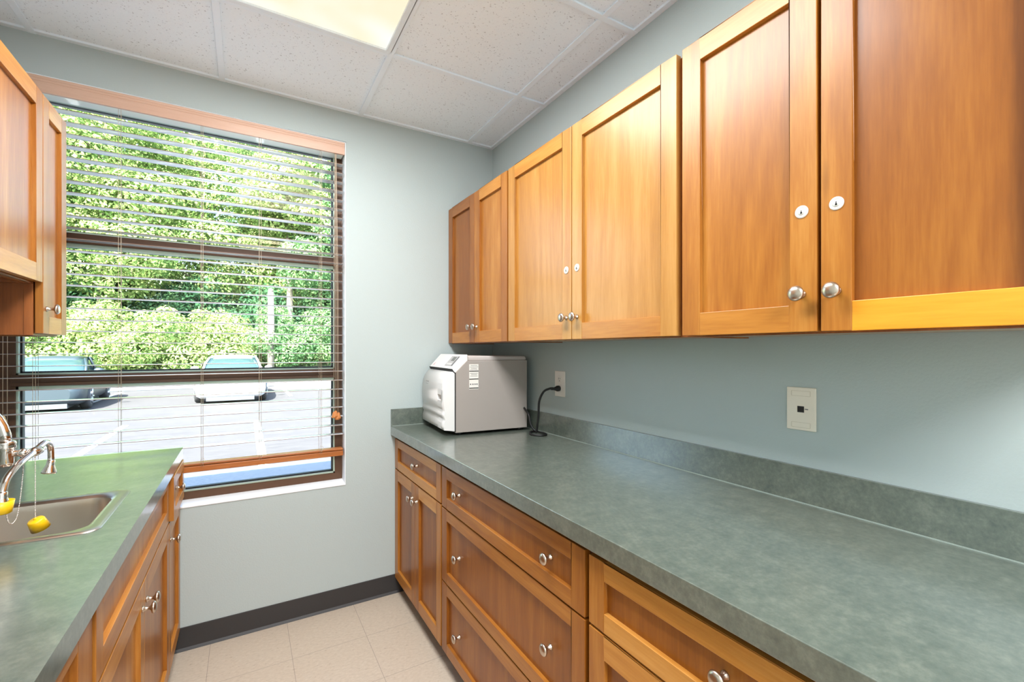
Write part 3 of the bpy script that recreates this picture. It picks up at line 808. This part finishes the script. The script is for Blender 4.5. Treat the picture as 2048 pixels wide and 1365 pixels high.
# ------------------------------------------------------------------ ceiling lights
def ceiling_light(y1, label, watts):
    x0, x1, y0 = -.085, .518, y1-1.205
    t = thing('ceiling_light', label, 'light', ((x0+x1)/2, (y0+y1)/2, ZC-.006), 0, 'recessed ceiling troffers')
    o = t.location; mb = MB(); fwid = .020
    def b(x0_, x1_, y0_, y1_, z0_, z1_): mb.box(x0_-o.x, x1_-o.x, y0_-o.y, y1_-o.y, z0_-o.z, z1_-o.z)
    b(x0, x1, y0, y0+fwid, ZC-.014, ZC-.001); b(x0, x1, y1-fwid, y1, ZC-.014, ZC-.001)
    b(x0, x0+fwid, y0+fwid, y1-fwid, ZC-.014, ZC-.001); b(x1-fwid, x1, y0+fwid, y1-fwid, ZC-.014, ZC-.001)
    mb.build('frame', M['ltframe'], t, bevel=.002)
    mb = MB(); b(x0+fwid, x1-fwid, y0+fwid, y1-fwid, ZC-.006, ZC-.002)
    mb.build('diffuser', M['diffuser'], t)
    mb = MB(); b(x1-.012, x1-.004, y1-.16, y1-.13, ZC-.013, ZC-.009); mb.build('latch', M['ltframe'], t)
    la = bpy.data.lights.new('troffer_lamp', 'AREA'); la.shape = 'RECTANGLE'
    la.size = x1-x0-.05; la.size_y = y1-y0-.05; la.energy = watts; la.color = (.945, .978, 1.0)
    lo = bpy.data.objects.new('troffer_lamp', la); COL.objects.link(lo); lo.parent = t
    lo.location = (0, 0, -.012)
ceiling_light(1.880, 'lit recessed ceiling troffer with warm acrylic diffuser', 23)
ceiling_light(-.56, 'unseen ceiling troffer added behind the camera to brighten the room', 50)  # added lamp out of view, lifts the room's overall brightness

# ------------------------------------------------------------------ outside
struct(MB().box(-40, 40, T+.08, 60, GZ-.2, GZ).build('ground', M['asphalt']))
wk = MB().box(-20, 20, T+.08, 6.9, GZ, GZ+.02); wk.box(-20, 20, 6.9, 7.0, GZ, GZ+.015)
struct(wk.build('sidewalk', M['concrete']))
jn = MB()
for x in (-2.6, -.9, 1.05, 2.7): jn.box(x, x+.012, T+.1, 6.9, GZ+.019, GZ+.0215)
struct(jn.build('trim_4', M['gasket']))
for x, ya, yb_ in ((-2.15, 8.0, 12.2), (.22, 7.1, 11.6), (-3.95, 17.0, 21.9), (1.35, 17.2, 21.0)):
    struct(MB().box(x-.06, x+.06, ya, yb_, GZ, GZ+.004).build('parking_stripe', M['line']))
kb = MB().box(-25, 25, 22.3, 22.5, GZ, GZ+.16)
struct(kb.build('curb', M['concrete'], bevel=.03))
# wooded bank rising behind the lot
hill = MB(); nx, ny = 40, 20; vs = []
for j in range(ny+1):
    for i in range(nx+1):
        x = -32+64*i/nx; y = 22.5+34*j/ny
        vs.append((x, y, GZ+.05+.28*(y-22.5)+.25*math.sin(x*.7+y*.4)*min(1, (y-22.5)/3)))
hill.add(vs, [(j*(nx+1)+i, j*(nx+1)+i+1, (j+1)*(nx+1)+i+1, (j+1)*(nx+1)+i) for j in range(ny) for i in range(nx)], 0, True)
struct(hill.build('wooded_bank', M['soil']))
mu = MB(); rg = []
for k in range(5):
    t_ = k/4; rr = 1-t_*.98
    rg.append([(3.4+2.7*rr*math.cos(a)+.12*math.sin(5*a), 20.9+1.3*rr*math.sin(a), GZ-.02+.55*math.sin(t_*PI/2)) for a in [2*PI*j/28 for j in range(28)]])
mu.loft(rg)
tag(mu.build('mulch_mound', M['mulch']), 'low grey mulch mound at the lot edge, right of the pole', 'mound')

def leaves(clumps, n, size, rng, up=.35):
    """one mesh of small bent leaf quads scattered through ellipsoid clumps"""
    w = np.array([c[3]*c[4]*c[5] for c in clumps]); w = w**(2/3); w /= w.sum()
    idx = rng.choice(len(clumps), n, p=w); C = np.array(clumps)[idx]
    d = rng.normal(size=(n, 3)); d /= np.linalg.norm(d, axis=1)[:, None]
    r = rng.uniform(.25, 1., n)**.45
    P = C[:, :3]+d*r[:, None]*C[:, 3:6]
    nrm = d+rng.normal(scale=.55, size=(n, 3)); nrm[:, 2] += up; nrm /= np.linalg.norm(nrm, axis=1)[:, None]
    a = np.cross(nrm, rng.normal(size=(n, 3))); a /= np.linalg.norm(a, axis=1)[:, None]
    b = np.cross(nrm, a)
    s = size*rng.uniform(.6, 1.35, n)[:, None]
    V = np.stack([P-a*s, P+b*s*.55+nrm*s*.12, P+a*s, P-b*s*.55+nrm*s*.12], 1).reshape(-1, 3)
    return V
def leaf_mesh(name, V, mat, parent):
    n = len(V)//4
    me = bpy.data.meshes.new(name)
    me.vertices.add(len(V)); me.vertices.foreach_set('co', V.astype(np.float32).ravel())
    me.loops.add(len(V)); me.loops.foreach_set('vertex_index', np.arange(len(V), dtype=np.int32))
    me.polygons.add(n); me.polygons.foreach_set('loop_start', np.arange(0, len(V), 4, dtype=np.int32))
    me.update(); me.validate()
    me.materials.append(mat)
    o = bpy.data.objects.new(name, me); COL.objects.link(o); o.parent = parent
    return o
rng = np.random.default_rng(11)
def zg(y): return GZ+.05+.28*max(0, y-22.5) if y > 22.5 else GZ
def tree(name, label, x, y, h, rad, lo, n, size, mat, group, trunk=.16, clump=14, cat='tree', flat=.55):
    t = thing(name, label, cat, (x, y, zg(y)-.05), 0, group)
    cl = []
    for k in range(clump):
        u = (k+.5)/clump
        z = lo+(h-lo)*u
        prof = math.sin(PI*(.18+.80*u))**.7
        a = k*2.4+rng.uniform(0, 1); rr = rad*prof*rng.uniform(.25, .8)
        cl.append((rr*math.cos(a), rr*math.sin(a), z, rad*rng.uniform(.42, .62)*prof+.2, rad*rng.uniform(.42, .62)*prof+.2, rad*flat*rng.uniform(.5, .8)*prof+.2))
    leaf_mesh('foliage', leaves(cl, int(n*(2.9 if cat == 'tree' else 1)), size, rng), M[mat], t)
    if trunk:
        mb = MB(); top = lo+(h-lo)*.75
        p = [(0, 0, -.1), (.05*rad, .02, lo*.5), (.02, .05*rad, lo), (.08*rad, 0, top)]
        q = smooth_path(p, 5); m_ = len(q)
        mb.tube(q, [trunk*(1-.8*i/m_) for i in range(m_)], 9); 
        tr_ = mb.build('trunk', M['bark'], t)
        br = MB()
        for c in cl[1::2]:
            z_ = max(lo*.7, c[2]-.35*rad)
            br.tube([(0.03*rad, .02, z_), (c[0]*.5, c[1]*.5, (z_+c[2])/2+.1), (c[0], c[1], c[2])], [trunk*.35, trunk*.22, trunk*.06], 6)
        br.build('branches', M['bark'], t)
    return t
GU = 'understory bushes on the bank'
for x, y, h, r_, lb in ((-5.8, 28.5, 3.8, 2.4, 'dark understory bush above the dark car roof'),
                        (-2.2, 27.6, 3.6, 2.3, 'dark understory bush above the gap between the cars'), (1.2, 27.2, 3.6, 2.1, 'dark understory bush just left of the pole top'), (5.4, 28.5, 3.8, 2.4, 'dark understory bush at the right window edge')):
    tree('bush', lb, x, y, h, r_, .2, 9000, .095, 'leaf_e', GU, trunk=.06, clump=12, cat='bush')
GH = 'shrubs along the far edge of the lot'
for x, y, h, r_, m_, lb in ((-6.9, 23.6, 2.9, 1.5, 'leaf_c', 'pale leafy shrub at far left, behind the dark car hood'), (-5.0, 24.0, 3.0, 1.6, 'leaf_c', 'pale leafy shrub rising behind the dark car roof'),
                     (-3.0, 23.8, 2.8, 1.6, 'leaf_a', 'leafy shrub just right of the dark car'), (-1.0, 24.2, 2.7, 1.6, 'leaf_c', 'pale leafy shrub behind the white car'),
                     (1.3, 24.6, 2.9, 1.5, 'leaf_b', 'darker green shrub right of the pale pole'), (3.6, 25.0, 2.8, 1.7, 'leaf_b', 'dark green shrub beyond the mulch mound')):
    tree('shrub', lb, x, y, h, r_, .35, 11000, .066, m_, GH, trunk=.05, clump=11, cat='shrub')
GT = 'trees on the bank beyond the lot'
for (x, y, h, r_, lo, n_, m_, lb) in ((-9.2, 27.5, 15, 3.6, 2.4, 9000, 'leaf_b', 'tall deep green tree at the far left of the window'),
        (-5.6, 26.5, 13.5, 3.2, 3.0, 9500, 'leaf_a', 'bright green tree seen left of the white car'),
        (-2.0, 28.0, 16, 3.6, 3.2, 11000, 'leaf_a', 'tall bright green tree rising straight behind the white car'),
        (1.3, 29.5, 8.5, 2.6, 1.6, 9000, 'leaf_a', 'shorter bright green tree directly behind the pale pole'),
        (4.4, 26.0, 10.5, 2.8, 2.2, 10000, 'leaf_b', 'lush green tree with a grey trunk at the right window edge'),
        (1.9, 26.0, 11.2, 2.0, 6.6, 7500, 'leaf_a', 'light green tree with a high crown, upper right of the window'),
        (7.6, 31.0, 16, 3.6, 3.0, 8000, 'leaf_a', 'tall green tree beyond the right side of the window'),
        (-7.2, 35.5, 18, 4.4, 2.0, 9000, 'leaf_a', 'green background tree behind the two leftmost trees'),
        (-2.5, 37.0, 18, 4.4, 2.0, 9000, 'leaf_b', 'deep green background tree in the middle of the bank'),
        (4.0, 38.0, 17, 4.6, 1.5, 9000, 'leaf_b', 'deep green background tree furthest right on the bank')):
    tree('tree', lb, x, y, h, r_, lo, n_, .088 if y < 30 else .14, m_, GT, trunk=.2)
# pale pole
po = thing('utility_pole', 'slender pale pole standing behind the white car', 'pole', (1.0, 23.2, zg(23.2)-.05))
MB().tube([(0, 0, 0), (.02, 0, 2.4), (.0, 0, 4.0)], [.15, .14, .12], 14).build('shaft', M['pole'], po)
MB().lathe([(.11, 0), (.11, .10), (.06, .16), (0, .17)], (0, 0, 4.0), (0, 0, 1), 14).build('cap', M['pole'], po)

# cars: body loft along local +y (front bumper at y = 0, facing -y)
def car(label, loc, rz, paint):
    t = thing('car', label, 'car', loc, rz)
    st = [  # y, half width, z bottom, z top, shoulder inset
        (0.00, .66, .30, .62, .20), (.06, .76, .22, .68, .16), (.22, .86, .17, .74, .12), (.55, .91, .16, .82, .10), (1.0, .925, .16, .90, .09), (1.35, .93, .16, .96, .09),
        (2.0, .93, .16, .97, .09), (3.0, .93, .16, .98, .09), (3.8, .92, .17, 1.0, .10), (4.25, .88, .22, .98, .12), (4.48, .80, .30, .92, .16), (4.55, .70, .38, .85, .2)]
    secs = []
    for y, w_, zb_, zt, ins in st:
        h = zt-zb_
        half = [(w_*.86, zb_), (w_*.97, zb_+.10*h), (w_, zb_+.35*h), (w_*.995, zb_+.62*h), (w_*.965, zb_+.84*h), (w_-ins, zt-.02), (w_*.5, zt+.012)]
        secs.append([(x, y, z) for x, z in half]+[(0, y, zt+.018)]+[(-x, y, z) for x, z in half[::-1]])
    b = MB().loft(secs).build('body', paint, t)
    # greenhouse
    gs = []
    for y, w_, z in ((1.18, .74, .94), (1.55, .70, 1.16), (1.95, .635, 1.335), (2.4, .615, 1.385), (3.0, .61, 1.375), (3.5, .62, 1.27), (4.05, .66, 1.0)):
        gs.append([(.80 if y > 1.3 else .78, y, .93), (w_+.03, y, .93+(z-.93)*.55), (w_, y, z-.02), (w_*.6, y, z+.006), (0, y, z+.012), (-w_*.6, y, z+.006), (-w_, y, z-.02), (-w_-.03, y, .93+(z-.93)*.55), (-.80 if y > 1.3 else -.78, y, .93)])
    MB().loft(gs).build('windows', M['car_glass'], t)
    rf = []
    for y, w_, z in ((1.86, .645, 1.300), (2.0, .645, 1.352), (2.4, .63, 1.394), (3.0, .625, 1.384), (3.42, .635, 1.30)):
        rf.append([(w_, y, z-.03), (w_*.62, y, z+.010), (0, y, z+.018), (-w_*.62, y, z+.010), (-w_, y, z-.03), (0, y, z-.03)])
    MB().loft(rf).build('roof', paint, t)
    for s in (-1, 1):
        MB().tube([(s*.775, 1.16, .935), (s*.735, 1.52, 1.15), (s*.648, 1.93, 1.325)], .032, 8).build('pillar', paint, t)
        MB().tube([(s*.80, 2.55, .94), (s*.63, 2.6, 1.36)], .03, 8).build('pillar', paint, t)
        mr = MB().sphere((s*1.0, 1.45, 1.0), .1, 8, sc=(1.1, .6, .75)); mr.tube([(s*.85, 1.5, .96), (s*.98, 1.47, .99)], .025, 8)
        mr.build('wing_mirror', paint, t)
        hl = MB().loft([[(s*.50, .055, .60), (s*.56, .045, .66), (s*.64, .06, .665), (s*.58, .06, .59)], [(s*.80, .20, .63), (s*.80, .20, .70), (s*.84, .26, .715), (s*.85, .24, .63)]], smooth=False)
        hl.build('headlamp', M['headlamp'], t)
        fl = MB().loft([[(s*.60, .02, .36), (s*.60, .02, .42), (s*.64, .05, .42), (s*.64, .05, .36)], [(s*.79, .12, .38), (s*.80, .12, .46), (s*.82, .18, .46), (s*.81, .18, .38)]], smooth=False)
        fl.build('fog_lamp', M['trim'], t)
        for wy in (.88, 3.62):
            wm = MB().lathe([(.20, -.11), (.30, -.10), (.325, -.06), (.325, .06), (.30, .10), (.20, .11)], (s*.83, wy, .325), (1, 0, 0), 26)
            wh = wm.build('wheel', M['tyre'], t)
            rm = MB(); x0 = s*.942
            rm.lathe([(.0, .0), (.05, .004), (.06, -.02), (.19, -.025), (.215, 0), (.215, -.04), (0, -.05)], (x0, wy, .325), (s, 0, 0), 24)
            for k in range(5):
                a = 2*PI*k/5
                rm.tube([(x0, wy+.04*math.cos(a), .325+.04*math.sin(a)), (x0, wy+.20*math.cos(a), .325+.20*math.sin(a))], [.024, .03], 6)
            rm.build('rim', M['rim'], wh)
    MB().loft([[(-.52, .015, .36), (-.52, .015, .30), (-.52, .08, .30), (-.52, .08, .36)], [(.52, .015, .36), (.52, .015, .30), (.52, .08, .30), (.52, .08, .36)]], smooth=False).build('lower_grille', M['trim'], t)
    MB().loft([[(-.60, .06, .24), (-.60, .06, .10), (-.60, .9, .10), (-.60, .9, .24)], [(.60, .06, .24), (.60, .06, .10), (.60, .9, .10), (.60, .9, .24)]], smooth=False).build('air_dam', M['trim'], t)
    return t
car('dark blue grey car parked at left, front towards the window', (-4.45, 15.4, GZ), math.radians(4), M['car_dark'])
car('white car parked head on in the middle of the lot', (-.36, 15.5, GZ), math.radians(-1), M['car_white'])

# ------------------------------------------------------------------ daylight
sun = bpy.data.lights.new('sun', 'SUN'); sun.energy = 31; sun.angle = math.radians(.6); sun.color = (1, .95, .86)
so = bpy.data.objects.new('sun', sun); COL.objects.link(so)
dirv = Vector((.42, .85, -.95))     # travels away from the facade, down to the lot
so.rotation_euler = dirv.to_track_quat('-Z', 'Y').to_euler()
wd = bpy.data.worlds.new('sky'); S.world = wd; wd.use_nodes = True
nt = wd.node_tree; bg = nt.nodes['Background']
sk = nt.nodes.new('ShaderNodeTexSky'); sk.sky_type = 'NISHITA'; sk.sun_disc = False
sk.sun_elevation = math.radians(46); sk.sun_rotation = math.radians(206); sk.air_density = 1.0; sk.dust_density = 2.0
nt.links.new(sk.outputs[0], bg.inputs[0]); bg.inputs[1].default_value = 1.08

# ------------------------------------------------------------------ camera and view
cam = bpy.data.cameras.new('camera'); co = bpy.data.objects.new('camera', cam); COL.objects.link(co)
FPX = 906.0
cam.sensor_fit = 'HORIZONTAL'; cam.sensor_width = 36; cam.lens = 36*FPX/2048
cam.shift_y = (700-682.5)/2048
cam.clip_start = .02; cam.clip_end = 300
co.location = (0, 0, 1.33)
co.rotation_euler = (PI/2, 0, -math.atan2(534, FPX))
S.camera = co
S.view_settings.view_transform = 'Standard'; S.view_settings.look = 'None'
S.view_settings.exposure = 1.08; S.view_settings.gamma = 1; S.view_settings.use_curve_mapping = False
S.cycles.max_bounces = 12; S.cycles.diffuse_bounces = 6; S.cycles.glossy_bounces = 4; S.cycles.transparent_max_bounces = 16
S.cycles.sample_clamp_indirect = 6.0; S.cycles.use_denoising = True; S.cycles.caustics_reflective = False; S.cycles.caustics_refractive = False
